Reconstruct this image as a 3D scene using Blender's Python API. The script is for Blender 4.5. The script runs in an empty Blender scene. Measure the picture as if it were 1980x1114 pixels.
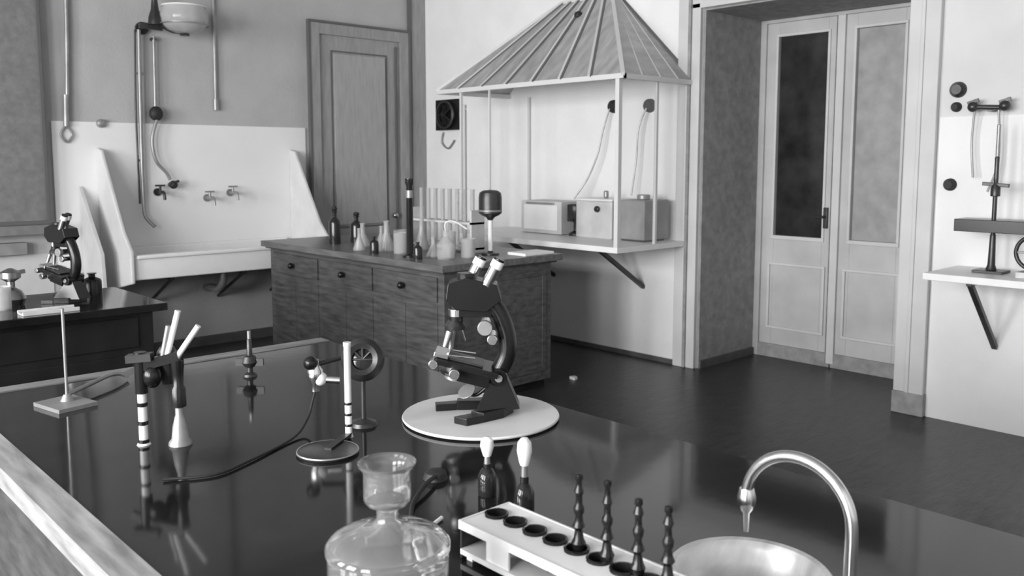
import bpy, bmesh, math, random
from mathutils import Vector, Matrix
random.seed(4)
scene = bpy.context.scene

# ------------------------------------------------------------ materials
MATS = {}
def mat(name, g, rough=0.6, metal=0.0, noise=0.0, scale=8.0, stretch=(1,1,1), bump=0.0, bscale=None,
        trans=0.0, ior=1.45, spec=0.5, coat=0.0, clear=0.0):
    m = bpy.data.materials.new(name); m.use_nodes = True
    nt = m.node_tree; bs = nt.nodes['Principled BSDF']
    bs.inputs['Base Color'].default_value = (g, g, g, 1)
    bs.inputs['Roughness'].default_value = rough
    bs.inputs['Metallic'].default_value = metal
    bs.inputs['Transmission Weight'].default_value = trans
    bs.inputs['IOR'].default_value = ior
    bs.inputs['Specular IOR Level'].default_value = spec
    bs.inputs['Coat Weight'].default_value = coat
    tc = nt.nodes.new('ShaderNodeTexCoord'); mp = nt.nodes.new('ShaderNodeMapping')
    mp.inputs['Scale'].default_value = stretch
    nt.links.new(tc.outputs['Object'], mp.inputs['Vector'])
    if noise > 0:
        n = nt.nodes.new('ShaderNodeTexNoise'); n.inputs['Scale'].default_value = scale
        n.inputs['Detail'].default_value = 8
        nt.links.new(mp.outputs[0], n.inputs['Vector'])
        r = nt.nodes.new('ShaderNodeMapRange')
        r.inputs['From Min'].default_value = 0.3; r.inputs['From Max'].default_value = 0.7
        r.inputs['To Min'].default_value = g*(1-noise); r.inputs['To Max'].default_value = min(1, g*(1+noise))
        nt.links.new(n.outputs['Fac'], r.inputs['Value'])
        c = nt.nodes.new('ShaderNodeCombineColor')
        for i in range(3): nt.links.new(r.outputs[0], c.inputs[i])
        nt.links.new(c.outputs[0], bs.inputs['Base Color'])
    if bump > 0:
        n2 = nt.nodes.new('ShaderNodeTexNoise'); n2.inputs['Scale'].default_value = bscale or scale
        n2.inputs['Detail'].default_value = 3
        nt.links.new(mp.outputs[0], n2.inputs['Vector'])
        bp = nt.nodes.new('ShaderNodeBump'); bp.inputs['Strength'].default_value = bump
        bp.inputs['Distance'].default_value = 0.02
        nt.links.new(n2.outputs['Fac'], bp.inputs['Height'])
        nt.links.new(bp.outputs[0], bs.inputs['Normal'])
    if clear > 0:
        tr = nt.nodes.new('ShaderNodeBsdfTransparent'); mx = nt.nodes.new('ShaderNodeMixShader')
        mx.inputs[0].default_value = clear
        nt.links.new(bs.outputs[0], mx.inputs[1]); nt.links.new(tr.outputs[0], mx.inputs[2])
        nt.links.new(mx.outputs[0], nt.nodes['Material Output'].inputs['Surface'])
    MATS[name] = m
    return m

mat('wall_gray_paint', .46, .9, noise=.07, scale=3, bump=.15, bscale=40)
mat('wall_white_paint', .83, .85, noise=.04, scale=3, bump=.12, bscale=40)
mat('dado_white', .83, .5, noise=.03, scale=2)
mat('dado_right', .80, .6, noise=.05, scale=3)
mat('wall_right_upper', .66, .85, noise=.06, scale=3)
mat('wall_lower', .60, .8, noise=.06, scale=4)
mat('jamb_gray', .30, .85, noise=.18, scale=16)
mat('ceiling_paint', .40, .9, noise=.03)
mat('floor_dark', .034, .30, noise=.45, scale=6, stretch=(1,4,1), bump=.09, bscale=14, spec=.35)
mat('table_lava', .012, .08, noise=.35, scale=9, bump=.018, bscale=5, spec=.6)
mat('table_trim', .32, .5, noise=.4, scale=5, stretch=(8,1,8))
mat('table_trim_far', .22, .5, noise=.35, scale=5, stretch=(1,8,8))
mat('wood_side', .075, .6, noise=.4, scale=7, stretch=(4,1,4))
mat('wood_dark', .06, .45, noise=.4, scale=5, stretch=(6,1,6))
mat('wood_chest', .084, .5, noise=.4, scale=5, stretch=(3,1.2,8))
mat('wood_chest_b', .076, .5, noise=.4, scale=5, stretch=(3,1.2,8))
mat('wood_chest_top', .13, .35, noise=.3, scale=5, stretch=(6,1,6))
mat('wood_black', .016, .35, noise=.3, scale=6, spec=.3)
mat('door_gray', .31, .6, noise=.12, scale=5, stretch=(6,6,1))
mat('door_gray_panel', .37, .6, noise=.10, scale=5, stretch=(6,6,1))
mat('door_line', .12, .7)
mat('door_white', .50, .6, noise=.10, scale=4)
mat('trim_white', .60, .6, noise=.06, scale=4)
mat('baseboard', .10, .5, noise=.2)
mat('glass_dark', .025, .15, noise=.6, scale=5)
mat('glass_frost', .33, .35, noise=.15, scale=9)
mat('cabinet_gray', .20, .6, noise=.15, scale=20)
mat('shelf_white', .82, .4, noise=.03)
mat('enamel', .84, .25, noise=.02)
mat('frame_light', .66, .5)
mat('hood_glass', .50, .25, noise=.22, scale=5, stretch=(1,3,1), clear=.36)
mat('hood_pane', .75, .08, clear=.90)
mat('hood_rib', .13, .6)
mat('black_paint', .010, .25, noise=.2)
mat('black_rubber', .02, .6, noise=.2)
mat('nickel', .78, .22, metal=1.0, noise=.1)
mat('brass', .42, .3, metal=1.0, noise=.15)
mat('ceramic', .88, .12, noise=.02)
mat('basin_reflect_streaks', .66, .3, metal=.45, noise=.35, scale=4, stretch=(1,5,1))  # ceramic bowl: its reflection streaks are painted into the colour as stretched noise
mat('marble', .66, .4, noise=.08, scale=5)
mat('board_white', .58, .5, noise=.08, scale=5)
mat('plate_white', .68, .45, noise=.06)
mat('white_glass', .82, .15, noise=.05)
mat('metal_dark', .06, .35, metal=.6, noise=.3)
mat('metal_gray', .33, .4, metal=.5, noise=.2)
mat('glass_vessel', .97, .035, trans=.93, ior=1.46)
mat('glass_thin', .60, .08, clear=.60)
mat('dark_glass', .02, .08, noise=.2)
mat('gray_box', .26, .5, noise=.2)
mat('light_box', .58, .5, noise=.1)

# ------------------------------------------------------------ builder
class B:
    def __init__(s, name, M=None):
        s.name = name; s.bm = bmesh.new(); s.mats = []; s.M = M or Matrix.Identity(4)
    def mi(s, m):
        if m not in s.mats: s.mats.append(m)
        return s.mats.index(m)
    def v(s, p): return s.bm.verts.new(s.M @ Vector(p))
    def f(s, vs, m, smooth=False):
        try: fc = s.bm.faces.new(vs)
        except ValueError: return
        fc.material_index = s.mi(m); fc.smooth = smooth
    def hexa(s, p, m):
        v = [s.v(q) for q in p]
        for a in ((3,2,1,0),(4,5,6,7),(0,1,5,4),(1,2,6,5),(2,3,7,6),(3,0,4,7)):
            s.f([v[i] for i in a], m)
    def bb(s, x0,x1,y0,y1,z0,z1, m):
        s.hexa([(x0,y0,z0),(x1,y0,z0),(x1,y1,z0),(x0,y1,z0),(x0,y0,z1),(x1,y0,z1),(x1,y1,z1),(x0,y1,z1)], m)
    def bar(s, p0, p1, w, h, m, up=(0,0,1)):
        p0=Vector(p0);p1=Vector(p1);d=(p1-p0).normalized();u=Vector(up)
        if abs(d.dot(u))>.98: u=Vector((0,1,0))
        r=d.cross(u).normalized();u=r.cross(d).normalized()
        r*=w/2;u*=h/2
        s.hexa([p0-r-u,p0+r-u,p0+r+u,p0-r+u,p1-r-u,p1+r-u,p1+r+u,p1-r+u], m)
    def prism(s, pts, n, m):
        n=Vector(n); a=[s.v(p) for p in pts]; b=[s.v(Vector(p)+n) for p in pts]
        s.f(a[::-1], m); s.f(b, m); k=len(pts)
        for i in range(k): s.f([a[i],a[(i+1)%k],b[(i+1)%k],b[i]], m)
    def lathe(s, o, prof, m, axis=(0,0,1), seg=32, close=False):
        o=Vector(o); q=Vector((0,0,1)).rotation_difference(Vector(axis).normalized())
        rings=[]
        for r,z in prof:
            if r<1e-5: rings.append([s.v(o+q@Vector((0,0,z)))])
            else: rings.append([s.v(o+q@Vector((r*math.cos(2*math.pi*i/seg),r*math.sin(2*math.pi*i/seg),z))) for i in range(seg)])
        pairs=list(zip(rings,rings[1:]))
        if close: pairs.append((rings[-1],rings[0]))
        for a,b in pairs:
            for i in range(seg):
                j=(i+1)%seg
                if len(a)==1 and len(b)==1: continue
                if len(a)==1: s.f([a[0],b[j],b[i]],m,True)
                elif len(b)==1: s.f([a[i],a[j],b[0]],m,True)
                else: s.f([a[i],a[j],b[j],b[i]],m,True)
    def cyl(s, p0, p1, r, m, r1=None, seg=20):
        p0=Vector(p0);p1=Vector(p1);L=(p1-p0).length;r1=r if r1 is None else r1
        s.lathe(p0,[(0,0),(r,0),(r1,L),(0,L)],m,axis=(p1-p0),seg=seg)
    def sph(s, c, r, m, sc=(1,1,1), seg=20):
        n=10
        c=Vector(c)
        rings=[]
        for k in range(n+1):
            t=math.pi*k/n
            rr=r*math.sin(t); z=-r*math.cos(t)
            if k in (0,n): rings.append([s.v(c+Vector((0,0,z*sc[2])))])
            else: rings.append([s.v(c+Vector((rr*math.cos(2*math.pi*i/seg)*sc[0],rr*math.sin(2*math.pi*i/seg)*sc[1],z*sc[2]))) for i in range(seg)])
        for a,b in zip(rings,rings[1:]):
            for i in range(seg):
                j=(i+1)%seg
                if len(a)==1: s.f([a[0],b[j],b[i]],m,True)
                elif len(b)==1: s.f([a[i],a[j],b[0]],m,True)
                else: s.f([a[i],a[j],b[j],b[i]],m,True)
    def tube(s, pts, r, m, seg=12, sub=6, closed=False):
        P=[Vector(p) for p in pts]
        if sub>1 and len(P)>2:
            Q=[]
            n=len(P)
            for i in range(n-1 if not closed else n):
                p0=P[(i-1)%n] if (closed or i>0) else P[0]
                p1=P[i];p2=P[(i+1)%n]
                p3=P[(i+2)%n] if (closed or i+2<n) else P[-1]
                for k in range(sub):
                    t=k/sub
                    Q.append(.5*((2*p1)+(p2-p0)*t+(2*p0-5*p1+4*p2-p3)*t*t+(3*p1-p0-3*p2+p3)*t**3))
            if not closed: Q.append(P[-1])
            P=Q
        n=len(P);rings=[];u=None
        for i in range(n):
            if closed: d=(P[(i+1)%n]-P[i-1])
            else: d=P[min(i+1,n-1)]-P[max(i-1,0)]
            d.normalize()
            if u is None:
                u=d.orthogonal().normalized()
            else:
                u=(u-d*u.dot(d)).normalized()
            w=d.cross(u)
            rings.append([s.v(P[i]+u*r*math.cos(2*math.pi*k/seg)+w*r*math.sin(2*math.pi*k/seg)) for k in range(seg)])
        for i in range(n-1 if not closed else n):
            a=rings[i];b=rings[(i+1)%n]
            for k in range(seg): s.f([a[k],a[(k+1)%seg],b[(k+1)%seg],b[k]],m,True)
        if not closed:
            s.f(rings[0][::-1],m);s.f(rings[-1],m)
    def holed(s, xa,xb,ya,yb,z0,z1,cx,cy,rad,m,N=16):
        sq=[];ci=[]
        angs=[2*math.pi*(k+.5)/N for k in range(N)]
        for (qx,qy) in ((xa,ya),(xb,ya),(xb,yb),(xa,yb)): angs.append(math.atan2(qy-cy,qx-cx)%(2*math.pi))
        angs=sorted(set(round(a,6) for a in angs)); N=len(angs)
        for a in angs:
            dx,dy=math.cos(a),math.sin(a); t=1e9
            if dx>1e-9: t=min(t,(xb-cx)/dx)
            if dx<-1e-9: t=min(t,(xa-cx)/dx)
            if dy>1e-9: t=min(t,(yb-cy)/dy)
            if dy<-1e-9: t=min(t,(ya-cy)/dy)
            sq.append((cx+dx*t,cy+dy*t)); ci.append((cx+dx*rad,cy+dy*rad))
        L=[]
        for z in (z0,z1):
            S_=[s.v((p[0],p[1],z)) for p in sq]; C_=[s.v((p[0],p[1],z)) for p in ci]; L.append((S_,C_))
            for k in range(N):
                j=(k+1)%N; s.f([S_[k],S_[j],C_[j],C_[k]],m)
        for k in range(N):
            j=(k+1)%N
            s.f([L[0][1][k],L[0][1][j],L[1][1][j],L[1][1][k]],m,True); s.f([L[0][0][k],L[0][0][j],L[1][0][j],L[1][0][k]],m)
    def done(s, bevel=0, parent=None):
        bm=s.bm
        bmesh.ops.recalc_face_normals(bm, faces=bm.faces)
        for e in bm.edges:
            if len(e.link_faces)==2 and e.calc_face_angle(0)>math.radians(38): e.smooth=False
        me=bpy.data.meshes.new(s.name); bm.to_mesh(me); bm.free()
        for m in s.mats: me.materials.append(MATS[m])
        ob=bpy.data.objects.new(s.name, me); scene.collection.objects.link(ob)
        if bevel:
            md=ob.modifiers.new('bevel','BEVEL'); md.width=bevel; md.segments=2
            md.limit_method='ANGLE'; md.angle_limit=math.radians(50)
        if parent: ob.parent=parent
        return ob
def frame(o, ang):
    return Matrix.Translation(Vector(o)) @ Matrix.Rotation(ang,4,'Z')
VIEW = math.atan2(-.681,.733)   # heading of the microscope on the turntable

# ------------------------------------------------------------ room shell
XB=5.58; YA=7.35; XL=-3.6; YN=-3.0; ZC=3.9
b=B('floor'); b.bb(XL-.3,7.2,YN-.2,YA+.3,-.1,0,'floor_dark'); b.done()
b=B('ceiling'); b.bb(XL-.3,7.2,YN-.2,YA+.3,ZC,ZC+.1,'ceiling_paint'); b.done()
b=B('wall_back'); b.bb(XL-.3,XB+1.2,YA,YA+.3,0,ZC,'wall_gray_paint'); b.done()
b=B('wall_near'); b.bb(XL-.3,XB+1.2,YN-.2,YN,0,ZC,'wall_white_paint'); b.done()
D0,D1,DT=2.38,3.92,2.72
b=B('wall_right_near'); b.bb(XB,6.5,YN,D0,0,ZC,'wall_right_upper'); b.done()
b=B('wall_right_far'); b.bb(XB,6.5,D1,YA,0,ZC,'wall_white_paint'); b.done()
b=B('wall_right_lintel'); b.bb(XB,6.5,D0,D1,DT,ZC,'wall_white_paint'); b.done()
b=B('wall_right_recess'); b.bb(6.5,6.6,D0-.3,D1+.3,0,ZC,'wall_white_paint'); b.done()
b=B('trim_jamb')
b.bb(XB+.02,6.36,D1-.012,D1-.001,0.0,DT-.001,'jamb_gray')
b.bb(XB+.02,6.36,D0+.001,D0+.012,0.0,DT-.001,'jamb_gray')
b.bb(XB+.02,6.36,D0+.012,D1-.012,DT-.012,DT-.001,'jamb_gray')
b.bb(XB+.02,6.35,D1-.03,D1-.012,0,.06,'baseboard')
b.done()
wins=[(-.9,.6),(1.4,2.9),(3.7,5.2)]
WZ0,WZ1=.95,3.3
b=B('wall_left')
b.bb(XL-.3,XL,YN,YA,0,WZ0,'wall_white_paint'); b.bb(XL-.3,XL,YN,YA,WZ1,ZC,'wall_white_paint')
ys=[YN]+[y for w in wins for y in w]+[YA]
for i in range(0,len(ys),2): b.bb(XL-.3,XL,ys[i],ys[i+1],WZ0,WZ1,'wall_white_paint')
b.done()
for i,(y0,y1) in enumerate(wins):
    b=B('window_%d'%(i+1))
    for yy in (y0+.03,(y0+y1)/2,y1-.03): b.bb(XL-.14,XL-.08,yy-.03,yy+.03,WZ0,WZ1,'trim_white')
    for zz in (WZ0+.03,WZ0+1.5,WZ1-.03): b.bb(XL-.14,XL-.08,y0,y1,zz-.03,zz+.03,'trim_white')
    b.done()

b=B('trim_dado_back'); b.bb(2.03,4.20,YA-.012,YA,.72,1.90,'dado_white'); b.done()
b=B('trim_dado_back_left'); b.bb(XL,1.99,YA-.01,YA,0,.89,'wall_lower'); b.done()
b=B('trim_dado_right'); b.bb(XB-.01,XB,YN,D0-.2,0.0,1.86,'dado_right'); b.done()
b=B('baseboard_right'); b.bb(XB-.02,XB,D1+.2,YA-.02,0,.035,'baseboard'); b.done()
b=B('baseboard_back'); b.bb(XL,4.2,YA-.03,YA,0,.08,'baseboard'); b.done()
b=B('trim_casing')
b.bb(XB-.035,XB,D1-.0,D1+.075,0,2.76,'trim_white')
b.bb(XB-.05,XB,D1+.075,D1+.1,0,2.9,'jamb_gray')
b.bb(XB-.045,XB,D1+.1,D1+.19,0,2.9,'trim_white')
b.bb(XB-.035,XB,D0-.075,D0,0,2.76,'trim_white')
b.bb(XB-.05,XB,D0-.10,D0-.075,0,2.9,'trim_white')
b.bb(XB-.045,XB,D0-.19,D0-.10,0,2.9,'trim_white')
b.bb(XB-.035,XB,D0-.075,D1+.075,DT,DT+.08,'trim_white')
b.bb(XB-.045,XB,D0-.19,D1+.19,DT+.08,DT+.18,'trim_white')
b.bb(XB-.055,XB,D0-.2,D0+.0,0,.14,'jamb_gray')
b.done(bevel=.006)

# ------------------------------------------------------------ glazed double door
b=B('door_1')
X0=6.38;X1=6.44
b.bb(X0-.02,X1,3.86,D1-.002,0,DT-.013,'door_white'); b.bb(X0-.02,X1,D0+.002,2.60,0,DT-.013,'door_white')
b.bb(X0-.02,X1,2.60,3.86,2.68,DT-.013,'door_white')
for (ya,yb,ga,gb,gm) in ((3.235,3.86,3.34,3.755,'glass_dark'),(2.60,3.225,2.76,3.115,'glass_frost')):
    b.bb(X0,X1,ya,ga,.03,2.68,'door_white'); b.bb(X0,X1,gb,yb,.03,2.68,'door_white')
    b.bb(X0,X1,ga,gb,2.57,2.68,'door_white'); b.bb(X0,X1,ga,gb,.03,1.0,'door_white')
    b.bb(X0+.025,X1-.015,ga,gb,1.0,2.57,gm)
    b.bb(X0-.012,X0,ga-.02,gb+.02,.97,1.0,'trim_white')
    b.bb(X0-.012,X0,ga-.02,ga,1.0,2.57,'trim_white'); b.bb(X0-.012,X0,gb,gb+.02,1.0,2.57,'trim_white')
    b.bb(X0-.012,X0,ga-.02,gb+.02,2.57,2.59,'trim_white')
    p0,p1=ga-.04,gb+.04
    for (u0,u1,z0,z1) in ((p0,p1,.24,.26),(p0,p1,.76,.78),(p0,p0+.02,.26,.76),(p1-.02,p1,.26,.76)):
        b.bb(X0-.015,X0,u0,u1,z0,z1,'trim_white')
    b.bb(X0-.02,X0,ya,yb,.0,.11,'jamb_gray')
b.bb(X0-.025,X0,3.20,3.26,.03,2.68,'trim_white')
b.bb(X0-.028,X0,3.262,3.268,.03,2.68,'jamb_gray')
b.bb(X0-.03,X0,3.29,3.32,1.08,1.24,'metal_dark')
b.cyl((X0-.03,3.305,1.17),(X0-.08,3.305,1.17),.010,'metal_dark')
b.cyl((X0-.08,3.305,1.17),(X0-.08,3.37,1.165),.010,'metal_dark')
b.done(bevel=.003)

# ------------------------------------------------------------ panelled door on back wall
b=B('door_2')
Y=YA-.002
def rect_frame(x0,x1,z0,z1,w,y0,y1,m,bottom=True):
    b.bb(x0,x0+w,y0,y1,z0,z1,m); b.bb(x1-w,x1,y0,y1,z0,z1,m); b.bb(x0+w,x1-w,y0,y1,z1-w,z1,m)
    if bottom: b.bb(x0+w,x1-w,y0,y1,z0,z0+w,m)
b.bb(4.23,5.36,Y-.03,Y,0,2.87,'door_gray')
rect_frame(4.22,5.38,0,2.89,.022,Y-.07,Y-.03,'door_line',False)
rect_frame(4.242,5.358,0,2.868,.10,Y-.06,Y-.03,'door_gray',False)
rect_frame(4.47,5.11,.95,2.63,.014,Y-.036,Y-.03,'door_line')
b.bb(4.50,5.08,Y-.045,Y-.03,.98,2.60,'door_gray_panel')
b.bb(4.5,5.08,Y-.045,Y-.03,.15,.8,'door_gray_panel')
b.bb(5.20,5.215,Y-.05,Y-.03,0,2.72,'door_line')
b.sph((5.17,Y-.06,1.05),.03,'brass')
b.done(bevel=.003)
Y=YA
b=B('trim_corner'); b.bb(5.40,5.575,Y-.05,Y,0,ZC-.01,'door_gray'); b.bb(5.385,5.40,Y-.06,Y,0,ZC-.01,'door_line'); b.done()

b=B('wall_cupboard')
YC=YA-.002
b.bb(.2,1.97,YA-.08,YC,1.12,3.6,'cabinet_gray')
b.bb(.2,1.97,YA-.10,YA-.08,1.12,1.15,'door_line'); b.bb(1.94,1.97,YA-.10,YA-.08,1.15,3.6,'door_line')
b.bb(.2,2.0,YA-.16,YC,1.05,1.12,'cabinet_gray')
b.bb(1.0,1.02,YA-.09,YA-.08,1.17,3.6,'door_line')
b.sph((1.1,YA-.10,1.7),.02,'brass')
b.bb(.2,1.8,YA-.09,YC,.90,.99,'gray_box')
b.done(bevel=.004)

# ------------------------------------------------------------ marble wall sink
b=B('wall_sink')
sx0,sx1,sy0,sy1=2.38,4.02,6.72,YA-.013
b.bb(sx0,sx1,sy0,sy0+.06,.70,.88,'enamel'); b.bb(sx0,sx0+.06,sy0+.06,sy1,.70,.88,'marble'); b.bb(sx1-.06,sx1,sy0+.06,sy1,.70,.88,'marble')
b.bb(sx0+.06,sx1-.06,sy1-.05,sy1,.70,.90,'enamel'); b.bb(sx0+.06,sx1-.06,sy0+.06,sy1-.05,.70,.76,'marble')
b.bb(sx0+.02,sx1-.02,sy0-.02,sy0+.07,.86,.89,'enamel')
for xx in (sx0-.035,sx1+.005):
    b.prism([(xx,sy1,.55),(xx,sy0-.03,.68),(xx,sy0-.03,.92),(xx,sy0+.12,1.06),(xx,sy1-.09,1.68),(xx,sy1,1.70)],(.03,0,0),'marble')
for xx in (2.7,3.3,3.8):
    b.bar((xx,sy0+.08,.68),(xx,sy1,.68),.03,.03,'metal_dark'); b.bar((xx,sy0+.12,.67),(xx,sy1,.42),.025,.025,'metal_dark')
b.tube([(3.2,7.0,.72),(3.2,7.0,.6),(3.2,7.1,.52),(3.2,7.25,.52),(3.2,7.34,.5)],.03,'metal_gray')
b.done(bevel=.01)

b=B('leaning_board')
b.prism([(2.20,7.28,.0),(2.20,6.8,.0),(2.20,6.90,.9),(2.20,7.12,1.15),(2.20,7.33,1.40)],(.03,0,0),'board_white')
b.done(bevel=.004)

def wall_tap(name,x,z,m='nickel'):
    b=B(name); y=YA-.012
    b.cyl((x,y,z),(x,y-.015,z),.032,m); b.cyl((x,y-.015,z),(x,y-.13,z),.014,m)
    b.cyl((x,y-.07,z),(x,y-.07,z+.05),.010,m); b.bar((x-.04,y-.07,z+.055),(x+.04,y-.07,z+.055),.014,.014,m)
    b.tube([(x,y-.12,z),(x,y-.15,z-.01),(x,y-.16,z-.06)],.012,m); b.done()
wall_tap('water_tap',3.23,1.28,'metal_gray'); wall_tap('water_tap',3.44,1.32,'metal_gray'); wall_tap('water_tap',2.81,1.34,'metal_dark')
b=B('gas_valve'); y=YA-.012
b.cyl((2.92,y,1.40),(2.92,y-.05,1.40),.02,'metal_dark'); b.sph((2.92,y-.07,1.40),.035,'black_rubber'); b.bar((2.88,y-.09,1.41),(2.96,y-.09,1.43),.015,.02,'metal_dark'); b.done()
b=B('wall_lamp')
b.cyl((2.74,YA-.001,2.66),(2.74,YA-.03,2.66),.05,'metal_dark')
b.cyl((2.74,YA-.03,2.66),(2.74,YA-.20,2.66),.014,'metal_dark')
b.bar((2.66,YA-.18,2.66),(2.84,YA-.18,2.655),.03,.045,'metal_dark')
b.lathe((2.78,YA-.20,2.67),[(0,0),(.055,0),(.05,.06),(.03,.12),(.022,.2),(.04,.3),(0,.3)],'metal_dark')
b.tube([(2.82,YA-.20,2.67),(2.9,YA-.22,2.63),(2.97,YA-.26,2.62)],.012,'metal_dark')
b.lathe((2.99,YA-.26,2.61),[(.0,0),(.06,.005),(.13,.03),(.18,.08),(.19,.14),(.17,.22),(.165,.22),(.183,.14),(.173,.083),(.126,.036),(.06,.012),(0,.008)],'glass_thin',seg=32)
b.lathe((2.99,YA-.26,2.622),[(0,0),(.02,.005),(.03,.06),(.045,.12),(.04,.17),(.02,.20),(0,.20)],'glass_thin')
b.lathe((2.99,YA-.26,2.60),[(0,0),(.04,0),(.03,.02),(0,.02)],'metal_dark')
b.lathe((2.99,YA-.26,2.68),[(.188,0),(.195,.003),(.195,.008),(.188,.010)],'metal_gray')
b.lathe((2.99,YA-.26,2.82),[(.165,0),(.175,.003),(.175,.012),(.165,.014)],'white_glass')
b.done()
b=B('water_jet_pump')
b.tube([(2.70,YA-.06,2.64),(2.69,YA-.06,2.2),(2.68,YA-.06,1.6),(2.68,YA-.06,1.25),(2.69,YA-.07,1.14),(2.74,YA-.12,1.06)],.015,'metal_gray')
b.tube([(2.675,YA-.045,2.64),(2.655,YA-.045,2.0),(2.655,YA-.045,1.25)],.008,'metal_dark')
b.cyl((2.70,YA-.001,2.3),(2.70,YA-.06,2.3),.01,'metal_dark'); b.cyl((2.68,YA-.005,1.6),(2.68,YA-.06,1.6),.01,'metal_dark')
b.done()
b=B('rubber_hose')
b.cyl((2.82,YA-.05,2.60),(2.81,YA-.05,2.02),.013,'metal_gray')
b.sph((2.81,YA-.06,1.98),.055,'black_rubber',(1,.8,1.1)); b.cyl((2.81,YA-.001,1.98),(2.81,YA-.06,1.98),.02,'metal_dark')
b.cyl((2.82,YA-.001,2.58),(2.82,YA-.06,2.58),.015,'metal_dark')
b.tube([(2.81,YA-.07,1.93),(2.77,YA-.07,1.80),(2.77,YA-.07,1.68),(2.80,YA-.07,1.58),(2.87,YA-.07,1.50),(2.90,YA-.07,1.44)],.014,'metal_gray')
b.done()
b=B('hanging_cord')
b.tube([(2.18,YA-.03,ZC),(2.175,YA-.03,2.8),(2.15,YA-.03,2.1)],.016,'metal_gray'); b.cyl((2.14,YA-.03,2.1),(2.13,YA-.035,1.86),.022,'metal_gray')
b.tube([(2.13,YA-.03,1.86),(2.09,YA-.03,1.80),(2.13,YA-.03,1.74),(2.17,YA-.03,1.80)],.008,'metal_gray',closed=True); b.done()
b=B('lamp_cord')
b.cyl((3.36,YA-.02,ZC),(3.34,YA-.02,2.12),.014,'metal_gray'); b.cyl((3.34,YA-.02,2.12),(3.34,YA-.02,2.03),.025,'metal_gray'); b.done()
b=B('light_switch'); b.lathe((2.39,YA-.012,1.89),[(0,0),(.035,0),(.03,.03),(.012,.04),(0,.04)],'metal_gray',axis=(0,-1,0)); b.done()

# ------------------------------------------------------------ fume hood on right wall
b=B('fume_hood')
HX=4.75;HY0=4.02;HY1=5.78;HE=2.165;RY1=6.05
b.bb(HX,XB-.001,HY0,HY1+.25,.945,.985,'shelf_white')
for yy in (4.44,5.45):
    b.bar((5.02,yy,.93),(XB-.001,yy,.58),.03,.03,'metal_dark'); b.bar((4.98,yy,.935),(XB-.001,yy,.935),.03,.02,'metal_dark')
def post(x,y,w=.028,z0=.985,z1=HE,m='frame_light'): b.bb(x-w/2,x+w/2,y-w/2,y+w/2,z0,z1,m)
post(HX+.02,HY0+.02,.035); post(5.19,HY0+.015,.022); post(XB-.02,HY0+.015,.03); post(HX+.02,HY1-.02,.02); post(HX+.02,5.40,.014); post(XB-.02,HY1-.02,.02)
b.bb(HX+.04,5.175,HY0+.012,HY0+.016,.985,HE,'hood_pane'); b.bb(5.205,XB-.04,HY0+.012,HY0+.016,.985,HE,'hood_pane')
b.bb(HX-.01,HX+.03,HY0-.04,RY1,HE,HE+.035,'frame_light')
b.bb(HX,XB-.001,HY0-.04,HY0,HE,HE+.035,'frame_light'); b.bb(HX,XB-.001,RY1-.035,RY1,HE,HE+.035,'frame_light')
A=Vector((HX-.01,HY0-.04,HE+.03)); Bq=Vector((HX-.01,RY1,HE+.03)); Cq=Vector((XB-.002,HY0-.04,HE+.03)); Dq=Vector((XB-.002,RY1,HE+.03))
R0=Vector((XB-.06,4.76,2.93)); R1=Vector((XB-.06,5.33,2.93)); R0w=Vector((XB-.002,4.76,2.95));R1w=Vector((XB-.002,5.33,2.95))
def slab(pts,t,m):
    n=(pts[1]-pts[0]).cross(pts[2]-pts[0]).normalized()*t
    b.prism([tuple(p) for p in pts],tuple(n),m)
slab([A,Bq,R1,R0],.006,'hood_glass'); slab([Cq,A,R0,R0w],.006,'hood_glass'); slab([Bq,Dq,R1w,R1],.006,'hood_glass'); slab([R0,R1,R1w,R0w],.006,'frame_light')
def rib(p,q,w=.022,m='hood_rib'): b.bar(tuple(p),tuple(q),w,w,m)
rib(A,R0,.026,'frame_light'); rib(Bq,R1,.026,'frame_light'); rib(Cq,R0w,.026,'hood_rib'); rib(R0,R1,.026,'frame_light')
for i in range(1,7):
    t=i/7
    lo=A.lerp(Bq,t); hi=R0.lerp(R1,min(1,max(0,t*1.15-.05)))
    rib(lo,hi,.016,'hood_rib')
    sft=Vector((0,.022,.003)); rib(lo+sft,hi+sft,.018,'frame_light')
for i in (1,2,3):
    rib(A.lerp(Cq,i/4), R0.lerp(R0w,i/4),.010,'frame_light')
k=A.lerp(Bq,.42).lerp(R0.lerp(R1,.42),.78); b.sph(tuple(k),.035,'black_rubber')
b.done()
def outlet(name,y,z,pts):
    b=B(name); b.lathe((XB-.001,y,z),[(0,0),(.055,0),(.05,.03),(.03,.05),(0,.05)],'black_rubber',axis=(-1,0,0))
    b.tube(pts,.007,'metal_gray',seg=8); b.done()
outlet('gas_outlet',4.77,2.04,[(5.53,4.78,2.02),(5.50,4.82,1.85),(5.48,4.86,1.65),(5.46,4.95,1.45),(5.40,5.05,1.28)])
outlet('gas_outlet',4.40,2.03,[(5.53,4.40,2.01),(5.50,4.45,1.85),(5.50,4.47,1.6),(5.48,4.50,1.32)])
b=B('sterilizer_box'); b.bb(5.22,5.5,5.02,5.50,.99,1.26,'light_box'); b.bb(5.21,5.22,5.06,5.46,1.02,1.23,'shelf_white'); b.bb(5.20,5.22,5.10,5.42,1.235,1.25,'metal_gray')
for yy in (5.06,5.46): b.cyl((5.3,yy,.985),(5.3,yy,.99),.02,'metal_dark')
b.done(bevel=.012)
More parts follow.
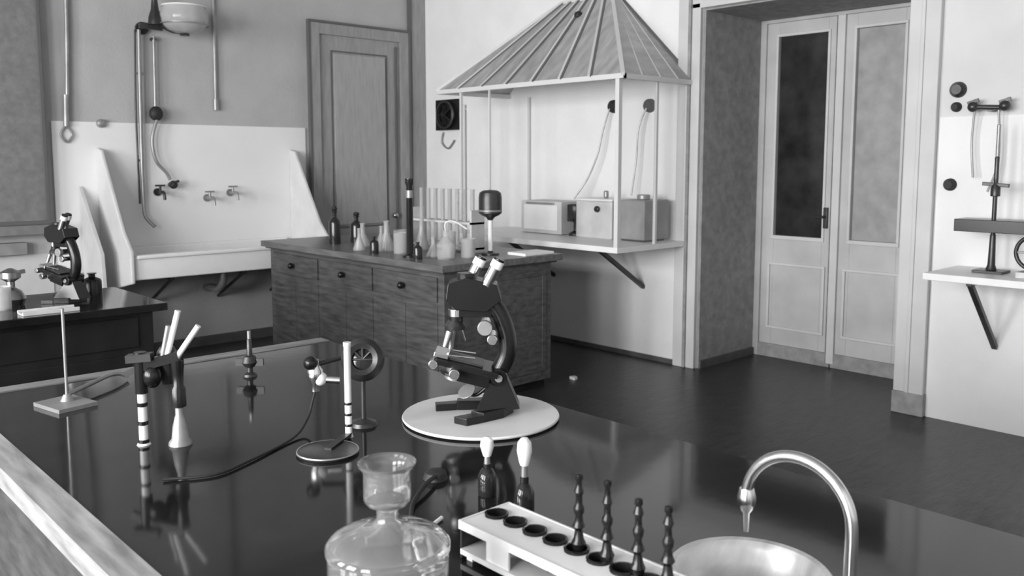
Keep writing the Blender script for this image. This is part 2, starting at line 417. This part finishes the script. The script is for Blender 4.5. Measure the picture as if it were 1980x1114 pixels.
b=B('gas_burner_unit'); b.lathe((5.30,4.93,.985),[(0,0),(.06,0),(.055,.02),(.02,.04),(.02,.12),(.05,.16),(.06,.24),(.05,.26),(0,.26)],'metal_dark'); b.bb(5.26,5.34,4.93,4.99,1.1,1.24,'metal_dark'); b.done()
b=B('water_bath'); b.bb(5.2,5.5,4.46,4.84,.985,1.28,'light_box'); b.bb(5.19,5.51,4.45,4.85,1.28,1.30,'shelf_white')
b.cyl((5.195,4.60,1.22),(5.17,4.60,1.22),.025,'metal_dark'); b.cyl((5.35,4.65,1.30),(5.35,4.65,1.36),.02,'metal_gray'); b.done(bevel=.02)
b=B('copper_boiler'); b.bb(5.2,5.5,4.14,4.40,1.0,1.30,'gray_box'); b.cyl((5.35,4.27,1.30),(5.35,4.27,1.34),.05,'metal_gray')
b.bb(5.22,5.48,4.16,4.38,.985,1.0,'metal_dark'); b.done(bevel=.035)
b=B('wall_ventilator'); b.bb(XB-.05,XB,6.72,7.08,1.90,2.20,'black_paint')
b.lathe((XB-.05,6.90,2.05),[(.13,0),(.14,.03),(.12,.04),(.11,.01)],'metal_dark',axis=(-1,0,0),close=True)
for i in range(5):
    a=i*2*math.pi/5; b.bar((XB-.07,6.90,2.05),(XB-.06,6.90+.1*math.cos(a),2.05+.1*math.sin(a)),.04,.006,'metal_dark')
b.tube([(XB-.02,7.0,1.88),(XB-.02,7.02,1.78),(XB-.02,6.92,1.72),(XB-.02,6.82,1.80)],.008,'metal_gray'); b.done()
b=B('wall_pipe'); b.cyl((XB-.03,6.66,2.14),(XB-.03,6.66,.99),.014,'frame_light'); b.cyl((XB,6.66,2.1),(XB-.03,6.66,2.1),.01,'frame_light'); b.done()

# ------------------------------------------------------------ cabinet
b=B('laboratory_cabinet')
cx0,cx1,cy0,cy1=3.42,4.38,4.31,6.58
b.bb(cx0,cx1,cy0,cy1,.06,.90,'wood_chest'); b.bb(cx0+.04,cx1-.02,cy0+.04,cy1-.04,0,.06,'wood_black')
b.bb(cx0-.03,cx1+.03,cy0-.03,cy1+.03,.89,.905,'wood_dark'); b.bb(cx0-.06,cx1+.06,cy0-.06,cy1+.05,.905,.95,'wood_chest_top')
n=3; w=(cy1-cy0-.08)/n
for i in range(n):
    y0=cy0+.04+i*w
    b.bb(cx0-.014,cx0,y0+.02,y0+w-.02,.70,.86,'wood_chest_b')
    yy=y0+w/2
    b.cyl((cx0-.014,yy,.78),(cx0-.035,yy,.78),.012,'metal_dark'); b.sph((cx0-.045,yy,.78),.024,'black_paint')
    for j in (0,1):
        u0=y0+.02+j*(w-.04)/2; b.bb(cx0-.007,cx0,u0+.003,u0+(w-.04)/2-.003,.10,.66,'wood_chest_b')
for (u0,u1,z0,z1) in ((cx0+.05,cx1-.05,.80,.84),(cx0+.05,cx1-.05,.12,.16),(cx0+.05,cx0+.09,.16,.80),(cx1-.09,cx1-.05,.16,.80)):
    b.bb(u0,u1,cy0-.006,cy0,z0,z1,'wood_chest_b')
b.done(bevel=.003)

ZT=.95
def bottle(name,x,y,r,h,m,z=ZT,stop=None):
    b=B(name); b.lathe((x,y,z),[(0,0),(r,0),(r,h*.6),(r*.9,h*.68),(r*.35,h*.78),(r*.35,h*.9),(r*.5,h*.92),(r*.5,h*.95),(0,h*.95)],m)
    if stop: b.lathe((x,y,z+h*.95),[(0,0),(r*.3,0),(r*.55,h*.06),(r*.4,h*.13),(0,h*.15)],stop)
    b.done()
def flask(name,x,y,r,h,z=ZT):
    b=B(name); b.lathe((x,y,z),[(0,0),(r,0),(r*1.02,h*.06),(r*.3,h*.62),(r*.28,h*.95),(r*.38,h),(r*.32,h),(r*.24,h*.94),(r*.26,h*.62),(r*.93,h*.07),(0,h*.05)],'glass_thin')
    b.done()
def beaker(name,x,y,r,h,z=ZT):
    b=B(name); b.lathe((x,y,z),[(0,0),(r*.95,0),(r,h*.05),(r,h*.95),(r*1.08,h),(r*1.03,h),(r*.93,h*.94),(r*.93,h*.06),(0,h*.05)],'glass_thin'); b.done()
bottle('reagent_bottle',3.66,5.98,.045,.27,'dark_glass',stop='black_rubber')
bottle('reagent_bottle',3.86,5.98,.05,.22,'dark_glass',stop='black_rubber')
flask('conical_flask',3.68,5.62,.06,.18); flask('conical_flask',3.85,5.62,.05,.15)
flask('conical_flask',3.62,5.22,.065,.22); beaker('beaker',3.80,5.30,.05,.14); flask('conical_flask',3.52,5.42,.045,.16)
beaker('beaker',3.60,5.02,.05,.15); flask('conical_flask',3.86,5.12,.06,.24)
bottle('reagent_bottle',3.46,5.14,.032,.13,'dark_glass'); flask('conical_flask',3.78,5.45,.05,.20)
b=B('graduated_cylinder'); b.lathe((3.52,4.80,ZT),[(0,0),(.05,0),(.05,.012),(.025,.025),(.022,.48),(.030,.50),(.030,.53),(0,.53)],'dark_glass')
b.lathe((3.52,4.80,ZT+.40),[(.0225,0),(.0235,.001),(.0235,.05),(.0225,.051)],'metal_gray')
b.done()
b=B('test_tube_rack')
for zz in (.02,.20): b.bb(3.98,4.10,4.70,5.42,ZT+zz,ZT+zz+.015,'light_box')
for yy in (4.70,5.40): b.bb(3.98,4.10,yy,yy+.02,ZT,ZT+.30,'light_box')
for i in range(8):
    y=4.76+i*.085
    b.lathe((4.04,y,ZT+.036),[(0,0),(.012,.004),(.016,.02),(.016,.40),(.02,.41),(.016,.41),(.013,.40),(.013,.02),(0,.008)],'glass_thin',seg=14)
b.done()
b=B('wash_bottle'); b.lathe((3.62,4.54,ZT),[(0,0),(.055,0),(.06,.02),(.06,.10),(.02,.15),(.02,.19),(0,.19)],'glass_thin'); b.tube([(3.62,4.54,ZT+.18),(3.62,4.54,ZT+.24),(3.66,4.50,ZT+.25),(3.72,4.44,ZT+.20)],.005,'white_glass'); b.done()
beaker('beaker',3.78,4.50,.05,.13); flask('conical_flask',3.64,4.70,.05,.14); beaker('beaker',3.84,4.78,.05,.16); bottle('reagent_bottle',3.48,4.66,.03,.12,'dark_glass')
b=B('table_lamp'); L0=(4.01,4.535,ZT)
b.lathe(L0,[(0,0),(.06,0),(.06,.012),(.02,.02),(.0155,.03),(.0155,.24),(.03,.26),(.06,.275),(.080,.29),(.080,.40),(.074,.43),(.05,.445),(0,.45)],'metal_dark')
b.lathe((L0[0],L0[1],ZT+.03),[(.0165,0),(.0165,.21)],'white_glass')
b.lathe((L0[0],L0[1],ZT+.30),[(.081,0),(.0825,.002),(.0825,.010),(.081,.012)],'metal_gray')
b.done()
b=B('instrument_tray'); b.bb(4.10,4.38,4.28,4.46,ZT,ZT+.02,'enamel'); b.done(bevel=.005)

# ------------------------------------------------------------ right shelf
b=B('wall_shelf'); b.bb(5.05,XB-.012,.5,2.03,.93,.97,'shelf_white')
for yy in (1.80,.8):
    b.bar((5.13,yy,.915),(XB-.012,yy,.50),.03,.03,'metal_dark'); b.bar((5.10,yy,.92),(XB-.012,yy,.92),.03,.02,'metal_dark')
b.done(bevel=.004)
for y,z,r in ((2.085,2.02,.048),(2.09,1.918,.03),(2.10,1.455,.038)):
    b=B('wall_socket'); b.lathe((XB if z>1.86 else XB-.009,y,z),[(0,0),(r,0),(r*.95,.02),(r*.6,.04),(0,.04)],'metal_dark' if r>.04 else 'black_rubber',axis=(-1,0,0)); b.done()
b=B('gas_tap')
zz=1.90
b.cyl((XB,1.88,zz),(XB-.08,1.88,zz),.02,'metal_dark'); b.cyl((XB-.08,1.80,zz+.0),(XB-.08,1.97,zz+.01),.014,'metal_dark')
for yy in (1.80,1.97):
    b.sph((XB-.08,yy,zz+.01),.03,'metal_dark'); b.bar((XB-.08,yy-.03,zz+.05),(XB-.08,yy+.03,zz+.03),.015,.02,'metal_dark')
b.tube([(XB-.08,1.96,zz-.01),(XB-.07,1.97,1.7),(XB-.08,1.95,1.5)],.006,'metal_gray'); b.tube([(XB-.08,1.83,zz-.01),(XB-.07,1.82,1.6),(XB-.1,1.86,1.42)],.006,'metal_gray')
b.done()
b=B('retort_stand'); x,y=5.34,1.77
b.bb(x-.07,x+.07,y-.08,y+.08,.97,.985,'metal_dark'); b.cyl((x,y,.985),(x,y,1.62),.012,'metal_dark')
b.lathe((x,y,.985),[(0,0),(.03,0),(.02,.03),(.015,.20),(0,.20)],'metal_dark')
b.bb(x-.09,x+.09,y-.20,y+.18,1.20,1.27,'black_paint')
b.lathe((x,y,1.40),[(0,0),(.025,0),(.025,.05),(.012,.07),(.012,.12),(0,.12)],'metal_dark'); b.bar((x,y-.07,1.46),(x,y+.07,1.47),.02,.02,'metal_dark'); b.cyl((x,y,1.62),(x,y,1.80),.010,'metal_gray'); b.done(bevel=.003)
b=B('balance_wheel')
b.bb(5.2,5.5,1.38,1.60,.97,1.0,'metal_gray'); b.bar((5.35,1.53,1.0),(5.35,1.53,1.2),.05,.05,'metal_dark')
b.tube([(5.30,1.545+.09*math.cos(a),1.10+.09*math.sin(a)) for a in [i*math.pi/6 for i in range(12)]],.011,'metal_dark',closed=True)
for i in range(3):
    a=i*math.pi/3; b.cyl((5.30,1.545-.09*math.cos(a),1.10-.09*math.sin(a)),(5.30,1.545+.09*math.cos(a),1.10+.09*math.sin(a)),.006,'metal_gray')
b.bb(5.24,5.48,1.38,1.54,1.16,1.24,'metal_dark'); b.done()

# ------------------------------------------------------------ left bench
b=B('side_bench')
b.bb(-2.2,1.80,4.62,5.42,.81,.85,'table_lava'); b.bb(-2.15,1.75,4.70,5.36,.08,.81,'wood_black'); b.bb(-2.1,1.7,4.76,5.3,0,.08,'wood_black')
for i in range(5):
    x0=-2.15+i*.77; b.bb(x0+.03,x0+.74,4.69,4.70,.62,.78,'wood_black'); b.bb(x0+.03,x0+.74,4.69,4.70,.14,.58,'wood_black')
b.done(bevel=.004)

def microscope(name, o, ang, s=1.0):
    M=frame(o,ang) @ Matrix.Diagonal((s,s,s,1))
    b=B(name,M)
    P=lambda px,py,d=0.0:((px-940)/640,d,(808-py)/625)
    path=[(-.16,.055),(-.09,.075),(.0,.085),(.07,.06),(.09,.01),(.06,-.05),(.0,-.10),(-.05,-.135)]
    inner=[(-.155,.02),(-.09,.035),(-.01,.04),(.02,.025),(.025,.0),(.01,-.035),(-.04,-.07),(-.09,-.105)]
    k=len(path)
    for i in range(k-1):
        h0=.022 if i in (0,k-2) else .03
        b.hexa([(path[i][0],path[i][1],0),(path[i+1][0],path[i+1][1],0),(inner[i+1][0],inner[i+1][1],0),(inner[i][0],inner[i][1],0),
                (path[i][0],path[i][1],h0),(path[i+1][0],path[i+1][1],h0),(inner[i+1][0],inner[i+1][1],h0),(inner[i][0],inner[i][1],h0)],'black_paint')
    b.hexa([(-.03,-.085,.02),(.11,-.02,.02),(.11,.06,.02),(.0,.05,.02),(.02,-.03,.12),(.07,-.03,.12),(.07,.03,.12),(.02,.03,.12)],'black_paint')
    b.cyl((.045,-.05,.125),(.045,.05,.125),.026,'black_paint'); b.cyl((.045,-.058,.125),(.045,-.05,.125),.012,'metal_gray')
    b.tube([P(968,725),P(984,690),P(984,650),P(970,610),P(952,585)],.028,'black_paint',seg=16)
    st=Matrix.Rotation(math.radians(14),4,'Y')
    b2M=b.M; b.M=b.M@Matrix.Translation(Vector(P(905,708)))@st
    b.bb(-.095,.10,-.075,.075,-.009,.009,'black_paint'); b.bb(-.09,.05,-.05,.05,.009,.016,'metal_dark')
    b.bb(-.105,-.06,-.06,.03,.010,.026,'nickel'); b.cyl((-.10,-.08,-.01),(-.10,-.04,-.01),.014,'nickel'); b.cyl((-.03,-.10,-.02),(-.03,-.07,-.02),.016,'nickel')
    b.bar((-.06,-.04,.02),(.02,-.035,.03),.008,.004,'nickel'); b.bar((-.06,.04,.02),(.02,.035,.03),.008,.004,'nickel')
    b.cyl((-.03,0,-.01),(-.03,0,-.06),.028,'metal_gray'); b.cyl((-.03,0,-.035),(-.03,0,-.045),.045,'black_paint')
    b.bb(-.02,.08,-.05,.05,-.05,-.009,'black_paint')
    b.M=b2M
    b.lathe(P(905,765),[(0,0),(.028,0),(.030,.006),(0,.008)],'metal_gray',axis=(-.4,-.5,.8)); b.tube([P(905,768),P(925,770),P(955,745)],.006,'black_paint')
    b.lathe(P(882,640),[(0,0),(.03,.0),(.032,.012),(.02,.03),(0,.03)],'metal_dark')
    b.cyl(P(878,640),P(872,680),.011,'nickel',r1=.008); b.cyl(P(888,640,.02),P(898,668,.03),.011,'brass',r1=.007); b.cyl(P(872,642,-.02),P(862,672,-.03),.012,'nickel',r1=.008)
    b.cyl(P(884,625),P(886,560),.023,'black_paint'); b.cyl(P(884,615),P(884,600),.0245,'nickel')
    b.bb(P(880,0)[0],P(955,0)[0],-.022,.022,P(0,615)[2],P(0,585)[2],'black_paint')
    b.cyl(P(942,632,-.055),P(942,632,.055),.016,'nickel'); b.cyl(P(942,632,-.06),P(942,632,-.04),.023,'metal_gray')
    b.cyl(P(956,655,-.05),P(956,655,.05),.012,'nickel'); b.cyl(P(956,655,-.055),P(956,655,-.042),.016,'nickel')
    b.prism([P(866,578,-.048),P(870,548,-.048),P(905,536,-.048),P(965,550,-.048),P(974,580,-.048),P(945,602,-.048),P(885,598,-.048)],(0,.096,0),'black_paint')
    b.cyl(P(905,545),P(905,530),.03,'black_paint')
    for (d,ox) in ((-.034,0),(.034,-2)):
        sx = 22 if d<0 else -14
        b.cyl(P(922+sx,552,d),P(940+sx,518,d),.017,'nickel'); b.cyl(P(940+sx,518,d),P(947+sx,505,d),.0195,'white_glass'); b.cyl(P(947+sx,505,d),P(949+sx,501,d),.017,'black_paint')
    return b.done(bevel=.003)
TZ=.85
microscope('microscope',(1.652,1.895,TZ+.0125),VIEW,.935)
microscope('microscope',(1.43,5.02,.85),VIEW+math.radians(-25),.95)
b=B('enamel_tray'); b.bb(1.12,1.38,4.68,4.76,.85,.86,'light_box'); b.bb(1.12,1.38,4.67,4.68,.85,.87,'light_box'); b.bb(1.12,1.38,4.76,4.77,.85,.87,'light_box'); b.done(bevel=.003)
b=B('spirit_lamp'); b.lathe((1.18,5.12,.85),[(0,0),(.06,0),(.07,.03),(.05,.07),(.02,.09),(.02,.12),(.05,.14),(.05,.17),(.01,.19),(0,.19)],'brass'); b.bar((1.12,5.12,1.0),(1.25,5.12,1.02),.02,.02,'brass'); b.cyl((1.10,5.12,.85),(1.10,5.12,1.10),.012,'nickel'); b.done()
bottle('brown_bottle',1.60,5.18,.05,.13,'black_paint',z=.85)
beaker('glass_jar',1.10,4.95,.04,.12,z=.85)

# ------------------------------------------------------------ main island table with sunk basin
tx0,tx1,ty0,ty1=.50,1.90,-.6,3.235
SX,SY,SR=1.35,.822,.128
b=B('laboratory_table')
q=.16
b.bb(tx0+.07,tx1,ty0,SY-q,.805,TZ,'table_lava'); b.bb(tx0+.07,tx1,SY+q,ty1-.07,.805,TZ,'table_lava')
b.bb(tx0+.07,SX-q,SY-q,SY+q,.805,TZ,'table_lava'); b.bb(SX+q,tx1,SY-q,SY+q,.805,TZ,'table_lava')
b.holed(SX-q,SX+q,SY-q,SY+q,.805,TZ,SX,SY,SR,'table_lava',N=48)
b.bb(tx0,tx0+.07,ty0,ty1,.80,TZ+.004,'table_trim'); b.bb(tx0+.07,tx1,ty1-.07,ty1,.80,TZ+.004,'table_trim_far')
b.bb(tx0+.06,tx1-.08,ty0+.08,ty1-.10,.10,.74,'wood_side'); b.bb(tx0+.10,tx1-.12,ty0+.12,ty1-.14,0,.10,'wood_black')
for (u0,u1,v0,v1) in ((tx0+.06,tx0+.09,ty0+.08,ty1-.10),(tx1-.11,tx1-.08,ty0+.08,ty1-.10),(tx0+.09,tx1-.11,ty0+.08,ty0+.11),(tx0+.09,tx1-.11,ty1-.13,ty1-.10)):
    b.bb(u0,u1,v0,v1,.74,.803,'wood_side')
for i in range(5):
    y0=ty0+.12+i*.71
    b.bb(tx1-.08,tx1-.065,y0,y0+.66,.60,.77,'wood_dark'); b.bb(tx1-.08,tx1-.065,y0,y0+.66,.14,.57,'wood_dark')
    b.sph((tx1-.05,y0+.33,.69),.018,'brass')
b.done()
b=B('turntable_plate'); b.lathe((1.644,1.903,TZ+.0005),[(0,0),(.20,0),(.228,.004),(.230,.008),(.228,.012),(0,.012)],'plate_white',seg=64); b.done()

b=B('glass_flask')
o=(.800,1.162,TZ+.0005)
outer=[(0,0),(.090,0),(.098,.006),(.100,.02),(.100,.104),(.103,.111),(.103,.119),(.096,.128),(.076,.138),(.045,.147),(.026,.154),(.019,.163),(.018,.177),(.022,.184),(.034,.189),(.039,.197),(.039,.240),(.042,.249),(.047,.254),(.048,.259)]
inner=[(.043,.257),(.038,.249),(.034,.240),(.034,.201),(.030,.196),(.017,.190),(.012,.179),(.012,.162),(.022,.148),(.043,.141),(.073,.131),(.090,.119),(.093,.104),(.093,.02),(.086,.010),(0,.010)]
b.lathe(o,outer+inner,'glass_vessel',seg=56)
b.done()

b=B('ceramic_basin')
k=SR/.132
b.lathe((SX,SY,TZ),[(.150*k,.001),(.152*k,.008),(.146*k,.014),(.136*k,.012),(.126*k,.0),(.115,-.025),(.09,-.048),(.05,-.058),(.018,-.060),(.018,-.072),(.0,-.072)],'basin_reflect_streaks',seg=56)
b.lathe((SX,SY,TZ-.061),[(0,.004),(.016,.003),(.018,.0)],'metal_dark')
b.lathe((SX,SY,TZ),[(.150*k,.001),(.131*k,.001),(.129*k,-.004),(.118,-.028),(.09,-.052),(.022,-.064),(.022,-.076),(0,-.076)],'basin_reflect_streaks',seg=56)
b.done()
b=B('swan_neck_tap')
bx,by=1.364,.642
b.lathe((bx,by,TZ),[(0,0),(.024,0),(.024,.01),(.018,.02),(.016,.05),(0,.05)],'nickel')
pts=[(bx,by,TZ+.02),(bx,by,TZ+.08),(bx,by,TZ+.138)]
R=.099
for i in range(1,11):
    a=math.pi*i/10*.95
    pts.append((bx-.003*i/10, by+R-R*math.cos(a), TZ+.141+R*math.sin(a)))
b.tube(pts,.0105,'nickel',seg=16,sub=4)
e=pts[-1]
b.lathe((e[0],e[1],e[2]-.078),[(0,-.0),(.006,0),(.007,.035),(.011,.04),(.016,.05),(.017,.065),(.013,.08),(0,.08)],'nickel')
b.done()

# rack in foreground
b=B('staining_rack')
rx0,rx1,ry0,ry1=1.018,1.140,.66,1.235
NC=11; c=(ry1-ry0)/NC
ZR=.924
for i in range(NC):
    y0=ry0+i*c
    b.holed(rx0,rx1,y0,y0+c,ZR-.012,ZR,(rx0+rx1)/2+.004,y0+c/2,.0225,'enamel',N=24)
for (u0,u1,v0,v1) in ((rx0-.004,rx0,ry0,ry1),(rx1,rx1+.004,ry0,ry1),(rx0-.004,rx1+.004,ry1,ry1+.005),(rx0-.004,rx1+.004,ry0-.005,ry0)):
    b.bb(u0,u1,v0,v1,ZR-.016,ZR+.001,'enamel')
b.bb(rx0-.004,rx1,ry0,ry1,.860,.870,'enamel'); b.bb(rx0,rx1,ry1,ry1+.005,.8505,ZR-.016,'metal_dark'); b.bb(rx0,rx1,ry0-.005,ry0,.8505,ZR-.016,'metal_gray')
b.bb(rx0,rx0+.004,ry1-.13,ry1-.07,.870,ZR-.014,'enamel'); b.bb(rx0,rx0+.004,ry0+.14,ry0+.28,.870,ZR-.014,'enamel')
b.bb(rx1-.004,rx1,ry0,ry1,.870,ZR-.014,'metal_dark')
for yy in (ry0+.02,ry1-.02):
    for xx in (rx0+.01,rx1-.01): b.bb(xx-.008,xx+.008,yy-.008,yy+.008,.8505,.860,'enamel')
for i in range(NC):
    x=(rx0+rx1)/2+.004; y=ry0+(i+.5)*c
    b.lathe((x,y,.8705),[(0,0),(.017,.0),(.020,.004),(.0205,.056),(.0235,.0585),(.019,.059),(.017,.030),(.0,.030)],'dark_glass',seg=20)
for (x,y,h) in ((1.088,1.0,.175),(1.088,.935,.182),(1.090,.87,.168),(1.093,.812,.172)):
    b.lathe((x,y,.900),[(0,0),(.011,0),(.011,.03),(.013,.037),(.009,.045),(.007,.060),(.0115,.067),(.008,.075),(.0065,.087),(.0095,.093),(.0095,.100),(.0060,.107),(.0060,.123),(.009,.129),(.007,.135),(.005,.141),(.005,h-.027),(.0072,h-.023),(.006,h-.015),(0,h-.013)],'black_paint',seg=18)
b.done()

for (x,y,h) in ((1.262,1.44,.13),(1.22,1.275,.175)):
    b=B('dropper_bottle')
    b.lathe((x,y,TZ+.0005),[(0,0),(.020,0),(.021,.004),(.021,h*.35),(.014,h*.45),(.009,h*.48),(.009,h*.56),(0,h*.56)],'dark_glass')
    b.lathe((x,y,TZ+h*.56),[(0,0),(.007,0),(.006,h*.2),(0,h*.2)],'metal_gray')
    b.lathe((x,y,TZ+h*.70),[(0,0),(.009,0),(.012,.01),(.016,h*.18),(.014,h*.28),(.007,h*.33),(0,h*.335)],'ceramic')
    b.done()
b=B('rubber_stopper'); b.lathe((1.24,1.60,TZ+.0005),[(0,0),(.03,0),(.025,.016),(.018,.02),(0,.02)],'black_rubber'); b.tube([(1.22,1.58,TZ+.014),(1.17,1.55,TZ+.016),(1.10,1.5,TZ+.008),(1.05,1.44,TZ+.006)],.005,'black_rubber'); b.done()
b=B('glass_pipette'); b.tube([(1.10,1.40,TZ+.005),(1.02,1.36,TZ+.005),(.97,1.30,TZ+.005)],.0045,'white_glass'); b.done()

r=Vector((.733,-.681,0))
b=B('burette_stand')
bx,by=1.262,2.012
b.lathe((1.15,1.935,TZ+.0005),[(0,0),(.078,0),(.080,.005),(.076,.009),(.070,.006),(.02,.007),(0,.007)],'metal_dark',seg=40)
b.lathe((1.15,1.935,TZ+.0055),[(.073,0),(.080,.001),(.079,.004),(.074,.003)],'metal_gray',seg=40,close=True)
b.bar((1.15,1.935,TZ+.0075),(bx,by,TZ+.0075),.02,.010,'metal_dark')
b.lathe((bx,by,TZ+.0005),[(0,0),(.013,0),(.0095,.012),(.0095,.25),(.011,.252),(.011,.262),(0,.262)],'white_glass',seg=16)
for i in range(3): b.lathe((bx,by,TZ+.03+i*.03),[(.0098,0),(.0105,.001),(.0105,.006),(.0098,.007)],'black_paint',seg=16)
b.done()
b=B('microscope_lamp')
c0=Vector((1.352,2.075,TZ+.19))
b.lathe(tuple(c0),[(.030,-.012),(.055,-.010),(.062,0),(.057,.012),(.045,.020),(.030,.012)],'metal_dark',axis=(-.60,-.66,.25),close=True,seg=28)
b.lathe(tuple(c0),[(0,-.006),(.032,-.006),(.034,0),(0,.004)],'dark_glass',axis=(-.60,-.66,.25))
for i in range(4):
    a=i*math.pi/4; dv=r*math.cos(a)*.05+Vector((0,0,1))*math.sin(a)*.05; b.cyl(tuple(c0-dv),tuple(c0+dv),.004,'metal_dark')
b.cyl(tuple(c0+Vector((0,0,-.05))),(c0.x,c0.y,TZ+.01),.007,'metal_dark'); b.lathe((c0.x,c0.y,TZ+.0005),[(0,0),(.04,0),(.036,.01),(.01,.02),(0,.02)],'metal_dark')
q0=c0-r*.135+Vector((0,0,-.045))
b.tube([tuple(c0),tuple(c0-r*.05+Vector((.03,.03,0))),tuple(q0+Vector((.0,.0,.03)))],.007,'metal_dark')
b.lathe((q0.x,q0.y,q0.z-.045),[(0,0),(.012,0),(.014,.02),(.022,.04),(.022,.06),(.012,.075),(.012,.09),(0,.09)],'nickel')
b.sph((q0.x+.01,q0.y-.01,q0.z-.01),.020,'white_glass')
b.tube([tuple(q0+Vector((0,0,-.01))),tuple(q0+r*.07+Vector((0,0,-.015)))],.010,'nickel'); b.sph(tuple(q0+Vector((-.02,-.01,.04))),.02,'black_paint')
b.tube([(q0.x,q0.y,q0.z-.04),(q0.x-.01,q0.y,q0.z-.07),(q0.x-.04,q0.y-.02,TZ+.03),(q0.x-.12,q0.y-.08,TZ+.006),(.96,2.0,TZ+.005),(.86,1.97,TZ+.005),(.76,2.02,TZ+.005)],.0035,'black_rubber')
b.done()

b=B('gas_cock'); x,y=1.38,2.83
b.lathe((x,y,TZ+.0005),[(0,0),(.025,0),(.022,.008),(.010,.015),(.010,.03),(.02,.036),(.028,.05),(.02,.07),(.010,.075),(.008,.13),(.0,.14)],'metal_dark')
b.bar((x-.035,y+.033,TZ+.05),(x+.035,y-.033,TZ+.05),.012,.024,'black_paint'); b.cyl((x,y,TZ+.075),(x,y,TZ+.16),.006,'metal_gray'); b.done()

b=B('bunsen_burner'); x,y=.900,2.262
b.lathe((x,y,TZ+.0005),[(0,0),(.030,0),(.029,.008),(.022,.016),(.018,.05),(.012,.075),(.010,.08),(.010,.12),(.016,.125),(.016,.15),(.010,.155),(.012,.20),(.015,.205),(.015,.225),(0,.225)],'metal_gray')
b.lathe((x,y,TZ+.1),[(.0105,0),(.019,.004),(.019,.05),(.0135,.06),(.0150,.10),(.0165,.11),(.0165,.128)],'black_paint')
b.done()
b=B('test_tube_stand'); x,y=.828,2.325
b.lathe((x,y,TZ+.0005),[(0,0),(.018,0),(.016,.004),(.0115,.006),(.0115,.14),(0,.14)],'white_glass')
for zz in (.0,.05,.10): b.lathe((x,y,TZ+zz+.004),[(.0117,0),(.0135,.001),(.0135,.010),(.0117,.011)],'black_paint')
b.cyl((x,y,TZ+.14),(x,y,TZ+.25),.016,'black_paint')
c0=Vector((x,y,TZ+.21))
b.lathe(tuple(c0+r*.052+Vector((.03,.03,-.055))),[(0,0),(.014,0),(.02,.02),(.026,.05),(.026,.085),(.018,.10),(0,.10)],'metal_dark')
b.bar(tuple(c0-r*.01),tuple(c0+r*.10+Vector((0,0,.03))),.022,.026,'black_paint'); b.bar((x-.03,y+.01,TZ+.235),(x+.02,y-.03,TZ+.24),.03,.02,'metal_dark')
for (o1,o2,l,mm) in ((.068,.06,.13,'white_glass'),(.058,.02,.09,'metal_gray'),(.092,.13,.09,'white_glass')):
    p=c0+r*o1+Vector((0,0,.02)); qv=p+r*(.012+o2*.4)+Vector((0,0,l))
    b.cyl(tuple(p),tuple(qv),.0075,mm)
b.sph(tuple(c0+r*.03+Vector((0,0,-.025))),.024,'black_paint',(1,1,1.3))
b.bar(tuple(c0-r*.0),tuple(c0-r*.04+Vector((0,0,-.02))),.016,.016,'metal_dark')
b.done()
b=B('support_stand'); x,y=.80,2.88
Mx=b.M; b.M=frame((x-.01,y-.01,TZ+.0005),math.radians(12)); b.bb(-.06,.06,-.08,.07,0,.012,'metal_gray'); b.M=Mx
b.cyl((x,y,TZ+.012),(x,y,TZ+.30),.0045,'metal_gray'); b.lathe((x,y,TZ+.012),[(0,0),(.02,0),(.01,.02),(0,.02)],'metal_gray')
b.tube([(x,y,TZ+.03),(x+.10,y+.10,TZ+.028),(x+.20,y+.18,TZ+.03),(x+.25,y+.19,TZ+.012)],.007,'metal_gray'); b.done()
b=B('paper_scrap'); b.prism([(4.62,4.30,.0),(4.66,4.31,.0),(4.67,4.35,.0),(4.63,4.36,.0)],(0,0,.02),'enamel'); b.done()

# ------------------------------------------------------------ light
for i,(y0,y1) in enumerate(wins):
    l=bpy.data.lights.new('window_light_%d'%i,'AREA'); l.shape='RECTANGLE'; l.size=WZ1-WZ0-.1; l.size_y=y1-y0-.1
    l.energy=(275,315,270)[i]
    o=bpy.data.objects.new('window_light_%d'%i,l); scene.collection.objects.link(o)
    o.location=(XL-.2,(y0+y1)/2,(WZ0+WZ1)/2); o.rotation_euler=(0,math.radians(-90),0)
w=bpy.data.worlds.new('overcast_sky'); scene.world=w; w.use_nodes=True
w.node_tree.nodes['Background'].inputs[0].default_value=(.8,.8,.8,1); w.node_tree.nodes['Background'].inputs[1].default_value=1.0

# ------------------------------------------------------------ camera
th=math.radians(42.9); p=math.radians(6)
cam=bpy.data.cameras.new('camera'); co=bpy.data.objects.new('camera',cam); scene.collection.objects.link(co)
cam.sensor_width=36; cam.lens=1700/1980*36; cam.shift_y=-68/1980; cam.clip_start=.02
cam.dof.use_dof=True; cam.dof.focus_distance=2.9; cam.dof.aperture_fstop=5.6
co.location=(0,0,1.6)
F=Vector((math.sin(th)*math.cos(p),math.cos(th)*math.cos(p),-math.sin(p)))
co.rotation_euler=F.to_track_quat('-Z','Y').to_euler()
scene.camera=co
scene.view_settings.view_transform='Standard'
